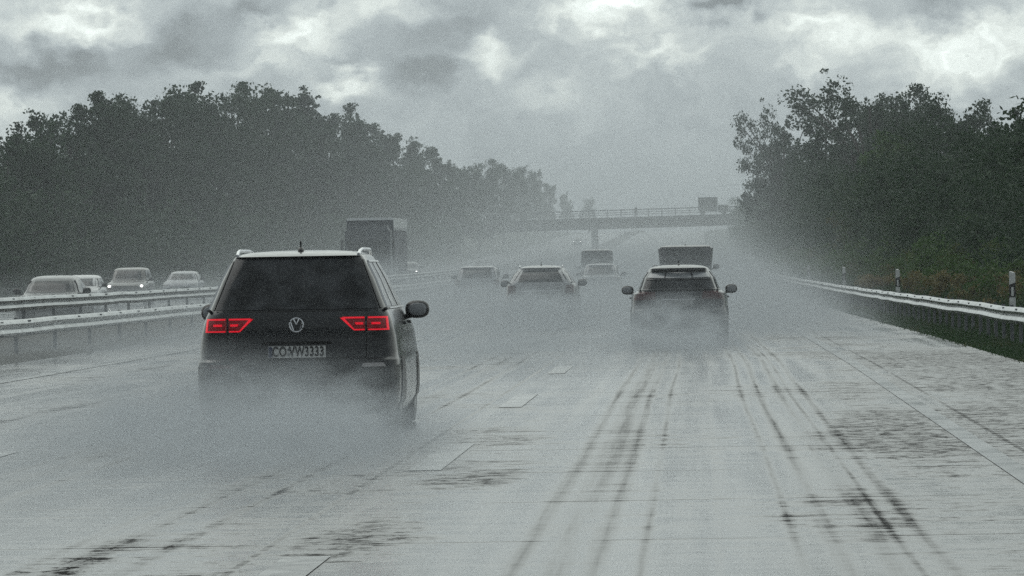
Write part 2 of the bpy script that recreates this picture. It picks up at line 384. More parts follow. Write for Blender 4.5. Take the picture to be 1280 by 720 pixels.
# ------------------------------------------------------------------ guardrails and delineators
def beam_profile(z0, z1, s):
    h = z1 - z0
    return [(0.0 * s, z0), (.05 * s, z0 + .10 * h), (.075 * s, z0 + .24 * h), (.05 * s, z0 + .38 * h), (0.0, z0 + .5 * h), (.05 * s, z0 + .62 * h), (.075 * s, z0 + .76 * h), (.05 * s, z0 + .90 * h), (0.0, z1)]
def guardrail(x0, z0, z1, ya, yb, s, step, label, both=False, maxp=98, y_end_drop=False):
    root = empty('guardrail', (x0 + sh(ya), ya, 0), 0, label, 'guardrail')
    ox, oy = x0 + sh(ya), ya
    pr = beam_profile(z0, z1, s); pr2 = [(a - .006 * s, z) for a, z in pr]
    ring = pr + pr2[::-1]; m = MB(); ys = []; Y = ya
    while Y < yb: ys.append(Y); Y += 4 if Y < 300 else 12
    V, Fc = [], []; q = len(ring)
    rj = random.Random(int(abs(x0) * 10))
    for Y in ys:
        j = rj.uniform(-.012, .012)
        for a, z in ring: V.append((x0 + sh(Y) + a - ox + j, Y - oy, z + gz(Y) + verge(x0, Y) * (x0 > 4) + j))
    for i in range(len(ys) - 1):
        for k in range(q): Fc.append((i * q + k, i * q + (k + 1) % q, (i + 1) * q + (k + 1) % q, (i + 1) * q + k))
    m.add(V, Fc); bo = m.build('beam', STEELM if x0 < -14 else STEEL, root)
    bl = MB()
    for i, Y in enumerate(ys):
        if Y > 260: break
        for dy_ in (-.12, 0, .12):
            for zf in (.12, .88):
                bl.box((x0 + sh(Y) - ox + s * .055, Y - oy + dy_, gz(Y) + z0 + (z1 - z0) * zf + verge(x0, Y) * (x0 > 4)), (.03, .04, .03))
    bl.build('bolts', STEELD, bo)['kind'] = 'stuff'
    me = None; k = 0; Y = ya + 1
    while Y < yb - 2 and k < maxp:
        if me is None:
            pm = MB(); H = z1 + .02
            pm.box((0, 0, H / 2 - .15), (.06, .006, H + .3)).box((-.03, .03, H / 2 - .15), (.006, .055, H + .3)).box((.03, .03, H / 2 - .15), (.006, .055, H + .3))
            po = pm.build('post', STEELD, root); me = po.data
        else:
            po = bpy.data.objects.new('post', me); C.objects.link(po); po.parent = root
        po.location = (x0 + sh(Y) - ox - s * .07, Y - oy, gz(Y) + verge(x0, Y) * (x0 > 4))
        Y += step; k += 1
    return root
guardrail(5.55, .40, .70, 26, 620, -1, 2.66 if True else 4, 'steel guardrail along the grass verge on the right of the road')
guardrail(-11.85, .42, .72, 78, 700, 1, 6, 'nearer steel guardrail of the central reservation, beside the left lane')
guardrail(-14.5, .72, 1.02, 90, 700, 1, 6, 'farther steel guardrail of the central reservation, in front of the oncoming cars')

dpost = None
dl = ['nearest white delineator post, at the right edge behind the guardrail', 'second nearest white delineator post behind the right guardrail',
      'third nearest delineator post behind the right guardrail', 'fourth nearest delineator post, small, behind the right guardrail', 'farthest delineator post, faint in the spray behind the right guardrail']
for i, (px, Y) in enumerate([(1265, 109), (1122, 159), (1055, 209), (1011, 259), (982, 309)]):
    p = P(px, 345, Y)
    root = empty('delineator_post', (p.x, Y, .20 + gz(Y)), 0, dl[i], 'delineator post', 'white delineator posts behind the right guardrail')
    if dpost is None:
        a = MB(); pts = []
        def sec(z, wx, wy): return [(-wx, -wy, z), (wx, -wy, z), (0, wy, z)]
        def prism(m_, z0, z1, e=0.0, cut=0):
            lo = sec(z0, .062 + e, .05 + e); hi = sec(z1, .06 + e, .05 + e)
            hi = [(x, y, z + (cut if x > 0 else 0) * 1) for x, y, z in hi]
            m_.add(lo + hi, [(2, 1, 0), (3, 4, 5), (0, 1, 4, 3), (1, 2, 5, 4), (2, 0, 3, 5)])
        prism(a, -.3, 1.02, 0, -.03); po = a.build('body', WHITEP, root, smooth=False)
        bnd = MB(); prism(bnd, .52, .76, .003, .05); bo = bnd.build('black_band', BLACKPL, root, smooth=False)
        rf = MB().box((0, -.057, .63), (.045, .008, .17)).build('reflector', WHITEP, bo, smooth=False)
        dpost = (po, bo, rf)
    else:
        a, b, c = (q.copy() for q in dpost)
        for q in (a, b, c): C.objects.link(q)
        a.parent = root; b.parent = root; c.parent = b

# ------------------------------------------------------------------ vehicles
class Shell:
    """a car body as a stack of rounded horizontal slices: (z, half width, y of rear, y of front, corner radius)"""
    def __init__(s, keys, bulge=.05, crown=.05):
        s.k = np.array(keys, float); s.b = bulge; s.c = crown; s.z0 = s.k[0, 0]; s.z1 = s.k[-1, 0]
    def at(s, z): return [float(np.interp(z, s.k[:, 0], s.k[:, i])) for i in range(1, 5)]
    def rear(s, x, z, o=0.0):
        w_, yr, yf, r = s.at(z); we = w_ - s.b; a = min(abs(x), we - 1e-4)
        y = yr + s.c * (a / we) ** 2
        if a > we - r: q = (a - (we - r)) / r; y += r * (1 - math.sqrt(max(0, 1 - q * q)))
        return (math.copysign(a, x), y - o, z)
    def front(s, x, z, o=0.0):
        w_, yr, yf, r = s.at(z); we = w_ - s.b; a = min(abs(x), we - 1e-4); r *= 1.3
        y = yf - s.c * 1.6 * (a / we) ** 2
        if a > we - r: q = (a - (we - r)) / r; y -= r * (1 - math.sqrt(max(0, 1 - q * q)))
        return (math.copysign(a, x), y + o, z)
    def side(s, y, z, sg, o=0.0):
        w_, yr, yf, r = s.at(z); mid = (yr + yf) / 2; h = (yf - yr) / 2
        return (sg * (w_ - s.b * min(1, abs((y - mid) / h)) ** 2 + o), y, z)
    def ring(s, z):
        w_, yr, yf, r = s.at(z); we = w_ - s.b; pts = []
        tr = [0, .25, .5, .7, .8] ; ang = [.15, .4, .65, .85, 1.0]
        xs = [t * (we - r) / .8 for t in tr] + [we - r + r * math.sin(a * math.pi / 2) for a in ang]
        rr = [s.rear(x, z) for x in xs]
        xf = [t * (we - r * 1.3) / .8 for t in tr] + [we - r * 1.3 + r * 1.3 * math.sin(a * math.pi / 2) for a in ang]
        ff = [s.front(x, z) for x in xf]
        y0, y1 = rr[-1][1], ff[-1][1]
        sd_ = [s.side(y0 + (y1 - y0) * t, z, 1) for t in (.12, .3, .5, .7, .88)]
        right = rr + sd_ + ff[::-1]
        left = [(-x, y, zz) for x, y, zz in right[::-1]][1:-1]
        return right + left
    def hull(s, name, m, parent):
        zs = []
        for i in range(len(s.k) - 1):
            a, b = s.k[i, 0], s.k[i + 1, 0]; nn = max(1, int((b - a) / .05))
            zs += [a + (b - a) * t / nn for t in range(nn)]
        zs.append(s.z1); mb = MB(); V = []; Fc = []
        rings = [s.ring(z) for z in zs]; q = len(rings[0])
        for r_ in rings: V += r_
        for i in range(len(rings) - 1):
            for k in range(q): Fc.append((i * q + k, i * q + (k + 1) % q, (i + 1) * q + (k + 1) % q, (i + 1) * q + k))
        Fc.append(tuple(range(q))[::-1]); o = (len(rings) - 1) * q
        # roof cap fanned to a slightly raised centre
        cx = sum(p[1] for p in rings[-1]) / q; V.append((0, cx, s.z1 + .005))
        for k in range(q): Fc.append((o + k, o + (k + 1) % q, len(V) - 1))
        return mb.add(V, Fc).build(name, m, parent)
    def patch(s, name, m, parent, quads, fn, off=.006, n1=10, n2=6, smooth=True):
        """bilinear quads laid on the body surface, with real thickness"""
        mb = MB()
        for q in quads:
            (a, b, c, d) = q; V = []; Fc = []
            for lay in (off, -.012):
                for j in range(n2 + 1):
                    for i in range(n1 + 1):
                        u, v = i / n1, j / n2
                        x = (a[0] * (1 - u) + b[0] * u) * (1 - v) + (d[0] * (1 - u) + c[0] * u) * v
                        z = (a[1] * (1 - u) + b[1] * u) * (1 - v) + (d[1] * (1 - u) + c[1] * u) * v
                        V.append(fn(x, z, lay))
            st = n1 + 1; half = st * (n2 + 1)
            for j in range(n2):
                for i in range(n1):
                    p = j * st + i; Fc.append((p, p + 1, p + st + 1, p + st)); p += half; Fc.append((p, p + st, p + st + 1, p + 1))
            edge = [i for i in range(n1)] + [j * st + n1 for j in range(n2)] + [n2 * st + i for i in range(n1, 0, -1)] + [j * st for j in range(n2, 0, -1)]
            for i in range(len(edge)):
                e, f = edge[i], edge[(i + 1) % len(edge)]; Fc.append((e, f, f + half, e + half))
            mb.add(V, Fc)
        return mb.build(name, m, parent, smooth)

def paint(name, c, rough=.28):
    return mat(name, c, rough, coat=.35, var=.25, vscale=3.0)
def wheels(root, W, ys, r=.32, detail=True):
    src = None
    for y in ys:
        for sx in (-1, 1):
            if src is None or True:
                pr = [(-.10, r * .62), (-.11, r * .80), (-.10, r * .95), (-.07, r), (.07, r), (.10, r * .95), (.11, r * .80), (.10, r * .62)]
                t = MB().lathe_x((0, 0, 0), pr).build('wheel', RUBBER, root); t.location = (sx * (W - .125), y, r)
                rm = MB().lathe_x((sx * .085, 0, 0), [(-.01, r * .60), (.018, r * .62), (.022, r * .5), (.006, r * .2), (.02, r * .12)] if sx > 0 else [(.01, r * .60), (-.018, r * .62), (-.022, r * .5), (-.006, r * .2), (-.02, r * .12)])
                rm.build('rim', RIM, t)
def mirror(root, W, y, z, m, sc=1.0, sg=1):
    mb = MB().ellipsoid((sg * (W + .115 * sc), y, z), (.115 * sc, .085, .085 * sc), 18, 12, .8)
    mb.tube([(sg * (W - .10), y + .05, z - .10), (sg * (W - .02), y + .02, z - .075), (sg * (W + .06), y, z - .05)], [.03, .022, .03], 8)
    o = mb.build('mirror', m, root)
    gl = MB().ellipsoid((sg * (W + .12 * sc), y - .078, z), (.085 * sc, .012, .06 * sc), 16, 8, .8); gl.build('mirror_glass', GLASSL, o)
def antenna(root, x, y, z, tall=.10):
    MB().ellipsoid((x, y, z + .01), (.03, .08, .035), 12, 8).tube([(x, y, z + .02), (x, y - .03, z + tall)], [.011, .006], 6).build('antenna', BLACKPL, root)

def hatch_keys(L, W, H, belt, rw, rake, hood=.9, sedan=False, r=.22, screen=(1.25, 1.9), hip=.10):
    wl = W - hip
    k = [(.17, W - .08, .12, L - .14, r), (.30, W - .01, .02, L - .03, r), (.50, W, 0, L, r), (.63, W, .015, L - .01, r), (.66, W - .006, .055, L - .04, r),
         (belt - .22, W - .015, .07, L - .10, r), (belt - .14, W - .02, .075, L - .28, r), (belt - .06, W - .05, .085 if not sedan else .12, L - .75, r * .9)]
    if sedan: k += [(belt, wl, .40, L - screen[0], r * .9), (belt + .05, wl - .03, .62, L - screen[0] - .12, r * .8)]
    else: k += [(belt, wl, .11, L - screen[0], r * .9), (belt + .05, wl - .03, .14, L - screen[0] - .12, r * .8)]
    k += [((belt + H) / 2, (wl + rw) / 2 - .0, (k[-1][2] + rake) / 2 - .02, L - (screen[0] + screen[1]) / 2 - .05, r * .7), (H - .10, rw + .01, rake, L - screen[1], r * .6),
          (H - .055, rw - .03, rake + (.0 if sedan else -.03), L - screen[1] - .18, r * .6), (H - .02, rw - .12, rake + .12, L - screen[1] - .45, r * .6), (H, rw - .28, rake + .40, L - screen[1] - .8, r * .5)]
    return k

def car(name, label, cat, loc, rz, L, W, H, belt, rw, rake, paintm, sedan=False, group=None, facing='rear', spec=None, rails=False, keys=None, lamps='off', lit=False,
        plate=True, mirz=None, hip=.10, screen=(1.25, 1.9), glassrear=GLASS):
    root = empty(name, loc, rz, label, cat, group)
    s = Shell(keys or hatch_keys(L, W, H, belt, rw, rake, sedan=sedan, screen=screen, hip=hip), bulge=.02 if keys else .05)
    s.hull('body', paintm, root)
    zt, zb = H - .12, belt + .02
    wb, wt = s.at(zb)[0] - s.b - .07, s.at(zt)[0] - s.b - .045
    if glassrear: s.patch('rear_window', glassrear, root, [((-wb, zb), (wb, zb), (wt, zt), (-wt, zt))], s.rear)
    s.patch('windscreen', GLASS, root, [((-wb, zb), (wb, zb), (wt, zt), (-wt, zt))], s.front, n2=8)
    for sg in (-1, 1):
        yr, yf = s.at(zb)[1], s.at(zb)[2]; yr2, yf2 = s.at(zt)[1], s.at(zt)[2]
        fn = lambda y, z, o, sg=sg: s.side(y, z, sg, o)
        a0, a1, b0, b1 = yr + .35, yf - .35, yr2 + .30, yf2 - .12
        q = []
        for t0, t1 in ((0, .20), (.23, .56), (.59, 1.0)):
            q.append(((a0 + (a1 - a0) * t0, zb), (a0 + (a1 - a0) * t1, zb), (b0 + (b1 - b0) * t1, zt), (b0 + (b1 - b0) * t0, zt)))
        for qq in q: s.patch('side_window', GLASS, root, [qq], fn, n1=6, n2=5)
        for yy_ in (.78, L - .85): s.patch('wheel_arch', BLACKPL, root, [((yy_ - .38, .20), (yy_ + .38, .20), (yy_ + .22, .68), (yy_ - .22, .68))], fn, n1=6, n2=6)
        s.patch('door_trim', BLACKPL, root, [((.2, belt - .005), (L - 1.3, belt - .005), (L - 1.3, belt + .012), (.2, belt + .012))], fn, off=.01, n1=12, n2=1)
        for t in (.40, .62): s.patch('door_handle', CHROME if lit else paintm, root, [((L * t - .1, belt - .16), (L * t + .1, belt - .16), (L * t + .1, belt - .13), (L * t - .1, belt - .13))], fn, off=.03, n1=4, n2=2)
        mirror(root, W - .06, L - 1.75, (mirz or belt + .06), BLACKPL if paintm != 0 else paintm, 1.0, sg)
        if rails:
            y0, y1 = rake + .25, L - screen[1] - .35
            zr = H - .035; pts = []
            for i in range(13):
                t = i / 12; y = y0 + (y1 - y0) * t; up = min(1, t * 6, (1 - t) * 6)
                pts.append((sg * (rw - .045), y, zr + .03 * up ** .6))
            MB().tube(pts, .018, 8).build('roof_rail', CHROME, root)
    wheels(root, W, (.78, L - .85))
    s.patch('rear_bumper_trim', BLACKPL, root, [((-W + .10, .20), (W - .10, .20), (W - .06, .40), (-W + .06, .40))], s.rear, n1=20)
    antenna(root, 0, rake + .55, H - .01)
    return root, s

# --- the near minivan: own slice table read off the picture
TK = [(.17, .86, .14, 4.36, .20), (.28, .925, .03, 4.48, .22), (.38, .935, .005, 4.52, .22), (.50, .935, .0, 4.53, .22), (.66, .933, .012, 4.50, .22), (.685, .925, .05, 4.49, .22),
      (.86, .905, .065, 4.42, .20), (.93, .892, .06, 4.28, .18), (1.00, .875, .055, 3.95, .18), (1.07, .85, .07, 3.70, .17), (1.12, .825, .10, 3.45, .17), (1.20, .79, .145, 3.28, .16),
      (1.39, .715, .25, 2.88, .15), (1.52, .65, .325, 2.60, .14), (1.59, .61, .365, 2.44, .13), (1.605, .595, .33, 2.38, .13), (1.625, .555, .42, 2.28, .12), (1.645, .47, .66, 2.12, .11), (1.658, .28, 1.0, 1.9, .08)]
DG = mat('dark_grey_paint', (.009, .010, .012), .22, coat=.55, var=.3, vscale=3, spec=.35)
tl = P(369, 339, 50.3)
touran, s = car('minivan', 'dark minivan with lit red tail lights and roof rails, nearest car, in the middle lane', 'minivan', (tl.x, 50.3, 0), R(.4),
                4.53, .915, 1.658, 1.12, .60, .30, DG, keys=TK, rails=False, mirz=1.09, glassrear=None, group='cars driving ahead')
s.patch('rear_window', GLASS, touran, [((-.735, 1.125), (.735, 1.125), (.57, 1.585), (-.57, 1.585))], s.rear, n1=24, n2=10)
pl = s.patch('number_plate', PLATEW, touran, [((-.26, .690), (.26, .690), (.26, .795), (-.26, .795))], lambda x, z, o: (x, .035 - o, z), n1=2, n2=2)
s.patch('euro_band', mat('plate_blue', (.05, .06, .10), .5), pl, [((-.256, .694), (-.222, .694), (-.222, .791), (-.256, .791))], lambda x, z, o: (x, .028 - o, z), n1=1, n2=1)
def lettering(txt, size, loc, parent, m, sx=1.0, name='lettering'):
    cu = bpy.data.curves.new(name, 'FONT'); cu.body = txt; cu.size = size; cu.extrude = .002; cu.align_x = 'CENTER'; cu.align_y = 'CENTER'; cu.offset = .003; cu.space_character = 1.1
    t = bpy.data.objects.new(name, cu); C.objects.link(t)
    bpy.context.view_layer.update()
    me = bpy.data.meshes.new_from_object(t.evaluated_get(bpy.context.evaluated_depsgraph_get())); bpy.data.objects.remove(t)
    me.materials.clear(); me.materials.append(m)
    o = bpy.data.objects.new(name, me); C.objects.link(o); o.parent = parent; o.location = loc; o.rotation_euler = (R(90), 0, 0); o.scale = (sx, 1, 1)
    return o
lettering('CO', .125, (-.158, .026, .742), pl, PLATEB, .66)
lettering('VW', .125, (.0, .026, .742), pl, PLATEB, .64)
lettering('3333', .125, (.158, .026, .742), pl, PLATEB, .66)
MB().ellipsoid((-.072, .026, .765), (.013, .003, .013)).ellipsoid((-.072, .026, .722), (.013, .003, .013)).build('seal', STEELD, pl)
# round badge: ring with a V over a W
bd = MB(); cx, cz, rr_ = 0.0, .985, .062
by = s.rear(0, cz)[1] - .028
ring = [(cx + rr_ * math.cos(a), by, cz + rr_ * math.sin(a)) for a in np.linspace(0, 2 * math.pi, 33)]
bd.tube(ring, .007, 6)
def stroke(pts): bd.tube([(x * rr_, by, cz + z * rr_) for x, z in pts], .0075, 6)
stroke([(-.42, .88), (0, .10), (.42, .88)]); stroke([(-.86, .42), (-.40, -.82), (0, .02), (.40, -.82), (.86, .42)])
bd.build('badge', CHROME, touran)
# tail light clusters
for sg in (-1, 1):
    q = lambda pts: [tuple((sg * x, z) for x, z in p) for p in pts]
    base = s.patch('tail_light', REDL, touran, q([((.835, .925), (.635, .925), (.635, 1.055), (.815, 1.055)), ((.615, .925), (.52, .925), (.42, 1.055), (.615, 1.055)), ((.52, .925), (.515, .927), (.385, 1.045), (.42, 1.055))]), s.rear, off=.008, n1=8, n2=4)
    s.patch('light_strip', REDLIT, base, q([((.832, .928), (.645, .928), (.645, .940), (.83, .940)), ((.832, .928), (.812, .928), (.800, 1.050), (.818, 1.050)), ((.815, 1.036), (.645, 1.036), (.645, 1.050), (.813, 1.050)),
                                            ((.612, .928), (.520, .928), (.520, .940), (.612, .940)), ((.530, .928), (.510, .932), (.395, 1.042), (.425, 1.045)), ((.612, 1.036), (.43, 1.036), (.41, 1.050), (.612, 1.050)),
                                            ((.755, .980), (.675, .980), (.675, 1.000), (.755, 1.000)), ((.600, .980), (.535, .980), (.525, 1.000), (.600, 1.000))]), s.rear, off=.013, n1=6, n2=2)
    s.patch('reflector', REDDIM if sg < 0 else mat('smoky_reflector', (.35, .33, .33), .25, coat=.5), touran, q([((.80, .60), (.58, .60), (.60, .635), (.78, .635))]), s.rear, off=.012, n1=6, n2=2)
    s.patch('pillar_trim', BLACKPL, touran, q([((.765, 1.13), (.750, 1.13), (.585, 1.57), (.597, 1.57))]), s.rear, off=.009, n1=2, n2=8)
for sg in (-1, 1):
    fr_ = lambda y, z, o, sg=sg: s.side(y, z, sg, o)
    yb_, yt_ = s.at(1.14), s.at(1.538)
    a0, a1, b0, b1 = yb_[1] + .35, yb_[2] - .35, yt_[1] + .30, yt_[2] - .12
    q = []
    for t in (-.035, .215, .575):
        ya, yb2 = a0 + (a1 - a0) * t, b0 + (b1 - b0) * t; q.append(((ya - .03, 1.14), (ya + .03, 1.14), (yb2 + .03, 1.538), (yb2 - .03, 1.538)))
    q.append(((b0, 1.545), (b1, 1.545), (b1, 1.56), (b0, 1.56)))
    s.patch('pillar_glint', mat('bright_strip_metal', (.5, .5, .5), .2, 1.0), touran, q, fr_, off=.012, n1=4, n2=6)  # bright metal strips added to stand for sky reflections on pillars and window edges
GAP = mat('panel_gap', (.006, .006, .006), .8)
s.patch('hatch_seam', GAP, touran, [((-.63, .70), (-.622, .70), (-.622, 1.09), (-.63, 1.09)), ((.622, .70), (.63, .70), (.63, 1.09), (.622, 1.09)), ((-.63, .684), (.63, .684), (.63, .692), (-.63, .692)), ((-.73, 1.105), (.73, 1.105), (.73, 1.113), (-.73, 1.113))], s.rear, off=.002, n1=18, n2=6)
s.patch('recess_shade', GAP, touran, [((-.32, .81), (.32, .81), (.30, .835), (-.30, .835))], s.rear, off=.010, n1=10, n2=1)  # near-black raised strip paints the shade of the handle recess
s.patch('chrome_strip', CHROME, touran, [((-.62, .372), (.62, .372), (.62, .384), (-.62, .384))], s.rear, off=.02, n1=20, n2=1)
for sg in (-1, 1):
    pts = []
    for i in range(15):
        t = i / 14; y = .42 + 2.1 * t; up = min(1, t * 5, (1 - t) * 5) ** .5
        pts.append((sg * (.55 + .02 * math.sin(math.pi * t)), y, 1.615 + .048 * up))
    MB().tube(pts, .015, 8).build('roof_rail', CHROME, touran)
    s.patch('light_rail', mat('bright_strip_metal', (.5, .5, .5), .2, 1.0), touran, [((.5, 1.118), (3.1, 1.118), (3.1, 1.13), (.5, 1.13))], lambda y, z, o, sg=sg: s.side(y, z, sg, o), off=.014, n1=12, n2=1)
MB().tube([(-.5, .16, .22), (-.5, .02, .21)], .03, 10).build('exhaust', STEELD, touran)

def tails(root, s, x0, x1, z0, z1, m=REDDIM):
    for sg in (-1, 1):
        s.patch('tail_light', m, root, [((sg * x1, z0), (sg * x0, z0 + .01), (sg * (x0 + .02), z1), (sg * (x1 - .015), z1))], s.rear, off=.008, n1=6, n2=4)
def plate(root, s, z, m=mat('grimy_plate', (.20, .20, .20), .5), fn=None, txt='', y=None):
    yy0 = (s.rear(0, z)[1] - .012) if fn is None else (s.front(0, z)[1] + .012)
    return s.patch('number_plate', m, root, [((-.26, z), (.26, z), (.26, z + .11), (-.26, z + .11))], lambda x, zz, o: (x, yy0 - o if fn is None else yy0 + o, zz), n1=1, n2=1)

# --- cars ahead
SILV = paint('silver_paint', (.30, .31, .33), .3); MIDG = paint('slate_paint', (.05, .052, .058), .25); BLK = paint('black_paint', (.018, .018, .02), .22)
WHT = paint('white_paint', (.62, .62, .61), .3); VAN = paint('violet_grey_paint', (.05, .045, .055), .3); BRZ = paint('bronze_paint', (.10, .09, .08), .28)
Z = 103.0; c0 = P(848, 334, Z)
r, s = car('hatchback', 'dark wet hatchback with a roof spoiler in our lane, ahead of the other cars', 'hatchback', (c0.x, Z, gz(Z)), 0, 4.3, .92, 1.46, 1.00, .57, .42, MIDG, hip=.16, mirz=1.00, group='cars driving ahead', glassrear=None)
s.patch('rear_window', GLASS, r, [((-.66, 1.03), (.66, 1.03), (.60, 1.19), (-.60, 1.19))], s.rear, n1=20)
s.patch('upper_window', GLASSL, r, [((-.58, 1.235), (-.27, 1.225), (-.25, 1.325), (-.52, 1.325)), ((-.235, 1.225), (.235, 1.225), (.22, 1.325), (-.22, 1.325)), ((.27, 1.225), (.58, 1.235), (.52, 1.325), (.25, 1.325))], s.rear, off=.012, n1=8)  # pale base colour paints the sky showing through these panes
s.patch('roof_spoiler', MIDG, r, [((-.53, 1.372), (.53, 1.372), (.49, 1.398), (-.49, 1.398))], lambda x, z, o: (x, .36 - (.09 if o > 0 else 0) + .22 * (x / .6) ** 2, z), n1=16, n2=2)
s.patch('window_bar', BLK, r, [((-.60, 1.195), (.60, 1.195), (.59, 1.220), (-.59, 1.220))], s.rear, off=.03, n1=16, n2=1)
tails(r, s, .42, .83, .82, .98); plate(r, s, .70)
s.patch('tailgate_ledge', BLK, r, [((-.80, 1.005), (.80, 1.005), (.78, 1.03), (-.78, 1.03))], lambda x, z, o: (lambda p: (p[0], p[1] - (.05 if o > 0 else 0), p[2]))(s.rear(x, z, 0)), n1=20, n2=1)
s.patch('chrome_strip', CHROME, r, [((-.30, .825), (.30, .825), (.30, .832), (-.32, .835))], s.rear, off=.012, n1=8, n2=1)

Z = 137.0; c0 = P(675, 332, Z)
r, s = car('estate_car', 'pale grey estate car with roof rails in the middle lane beyond the minivan', 'estate car', (c0.x, Z, gz(Z)), 0, 4.6, .91, 1.50, 1.08, .57, .55, paint('pale_silver_paint', (.36, .365, .37), .35), mirz=1.06, rails=True, group='cars driving ahead')
tails(r, s, .60, .85, .80, 1.02); plate(r, s, .72)
s.patch('chrome_strip', CHROME, r, [((-.5, .87), (.5, .87), (.5, .885), (-.5, .885))], s.rear, off=.012, n1=8, n2=1)

Z = 203.0; c0 = P(596, 335, Z)
r, s = car('estate_car', 'faint silver edged car in the far left lane, left of the grey estate car', 'estate car', (c0.x, Z, gz(Z)), 0, 4.6, .90, 1.50, 1.05, .68, .5, SILV, mirz=1.1, group='cars driving ahead')
tails(r, s, .6, .84, .8, 1.0); plate(r, s, .7)

Z = 228.0; c0 = P(750, 335, Z)
r, s = car('saloon_car', 'very faint small car between the estate car and the hatchback, below the van', 'saloon car', (c0.x, Z, gz(Z)), 0, 4.4, .87, 1.49, 1.0, .62, 1.1, SILV, sedan=True, group='cars driving ahead')
tails(r, s, .5, .8, .8, .95); plate(r, s, .6)

Z = 290.0; c0 = P(746, 335, Z)
r, s = car('van', 'faint tall van in the middle lane, just above the smallest car', 'van', (c0.x, Z, gz(Z)), 0, 5.0, .94, 2.14, 1.15, .80, .20, VAN, group='cars driving ahead', screen=(.9, 1.5))
tails(r, s, .75, .88, .85, 1.2)

Z = 186.0; c0 = P(857, 334, Z)
r, s = car('van', 'dark boxy van straight ahead of the hatchback in the right lane', 'van', (c0.x, Z, gz(Z)), 0, 5.2, .97, 2.08, 1.12, .91, .14, VAN, mirz=1.35, group='cars driving ahead', screen=(.8, 1.5))
tails(r, s, .80, .91, .80, 1.15); plate(r, s, .62)

# --- oncoming vehicles beyond the central reservation
def heads(root, s, x0, x1, z0, z1, lit):
    for sg in (-1, 1):
        h = s.patch('headlight', LENS, root, [((sg * x1, z0 + .02), (sg * x0, z0), (sg * x0, z1 - .02), (sg * x1, z1))], s.front, off=.008, n1=6, n2=4)
        if lit:
            cx = (x0 + x1) / 2; y = s.front(cx, (z0 + z1) / 2)[1] + .03
            MB().ellipsoid((sg * cx, y, (z0 + z1) / 2), (.055, .02, .045)).build('lamp', WHITELIT, h)
    s.patch('grille', BLACKPL, root, [((-.45, .5), (.45, .5), (.5, .68), (-.5, .68))], s.front, off=.008)
    plate(root, s, .38, fn=1)
def oncoming(name, label, cat, px, Z, L, W, H, belt, rw, rake, pm, lit=False, sedan=False):
    p = P(px, 340, Z)
    r, s = car(name, label, cat, (p.x, Z + L, gz(Z)), math.pi, L, W, H, belt, rw, rake, pm, sedan=sedan, group='oncoming cars beyond the barrier')
    heads(r, s, W - .36, W - .08, belt - .30, belt - .17, lit); return r, s
oncoming('saloon_car', 'dark saloon with pale roof edge at the far left, oncoming without lights', 'saloon car', 55, 150, 4.6, .90, 1.46, .98, .62, 1.1, MIDG, sedan=True)
oncoming('hatchback', 'pale small car half hidden behind the oncoming dark saloon', 'hatchback', 93, 205, 4.1, .86, 1.42, .98, .64, .45, WHT)
oncoming('suv', 'oncoming grey SUV with two lit headlights beyond the barrier', 'SUV', 156, 245, 4.6, .93, 1.66, 1.08, .72, .5, BRZ, lit=True)
oncoming('saloon_car', 'faint pale car right of the lit SUV, just above the barrier', 'saloon car', 224, 275, 4.5, .92, 1.42, .98, .64, 1.0, SILV, sedan=True)
oncoming('saloon_car', 'oncoming car beside the truck showing one bright headlight', 'saloon car', 509, 420, 4.5, .90, 1.45, .98, .64, 1.0, MIDG, lit=True, sedan=True)
oncoming('saloon_car', 'distant oncoming car with two tiny lit headlights under the bridge', 'saloon car', 722, 1040, 4.5, .90, 1.45, .98, .64, 1.0, MIDG, lit=True, sedan=True)

# articulated truck, oncoming
Z = 296.0; p0 = P(460, 340, Z)
tr = empty('truck', (p0.x, Z, gz(Z)), 0, 'tall dark articulated truck with pale top edge, oncoming behind the minivan', 'truck', 'oncoming cars beyond the barrier')
NAVY = mat('navy_curtain', (.035, .04, .06), .5, var=.3, vscale=.6); WHTP = mat('pale_trailer_top', (.80, .82, .82), .25)
cab = MB().box((0, 1.1, 2.1), (2.44, 2.1, 2.5), 0, .985).box((0, .12, 1.0), (2.46, .5, 1.1)).box((0, 1.2, 3.45), (2.3, 1.7, .35), 0, .88)
cb = cab.build('cab', mat('truck_paint', (.05, .055, .07), .3, var=.3, vscale=2, coat=.4), tr)
MB().box((0, .03, 2.35), (2.2, .06, .95)).build('windscreen', GLASS, tr)
MB().box((0, -.14, 1.1), (1.6, .04, .6)).build('grille', BLACKPL, tr)
for sg in (-1, 1):
    MB().box((sg * .95, -.15, .78), (.36, .04, .2)).build('headlight', LENS, tr)
    MB().box((sg * 1.36, .1, 2.5), (.14, .12, .75)).tube([(sg * 1.2, .15, 2.8), (sg * 1.36, .12, 2.8)], .03).build('mirror', BLACKPL, tr)
MB().box((0, 9.2, 2.45), (2.5, 13.4, 2.95)).build('trailer', NAVY, tr)
tt = MB().box((0, 9.2, 3.99), (2.52, 13.42, .13)); tt.build('trailer_roof', WHTP, tr)
cu = MB()
cu.box((1.262, 9.2, 3.72), (.012, 13.42, .40))
for i in range(22): cu.box((1.262, 2.9 + i * .6, 3.46), (.012, .34, .14))
cu.build('curtain_rail', WHTP, tr)
MB().box((0, 9.2, .95), (.9, 13.0, .25)).build('chassis', BLACKPL, tr)
for y in (1.2, 4.6, 10.6, 11.9, 13.2):
    for sg in (-1, 1):
        wq = MB().lathe_x((0, 0, 0), [(-.15, .3), (-.15, .45), (-.12, .5), (.12, .5), (.15, .45), (.15, .3)]).build('wheel', RUBBER, tr); wq.location = (sg * 1.07, y, .5)

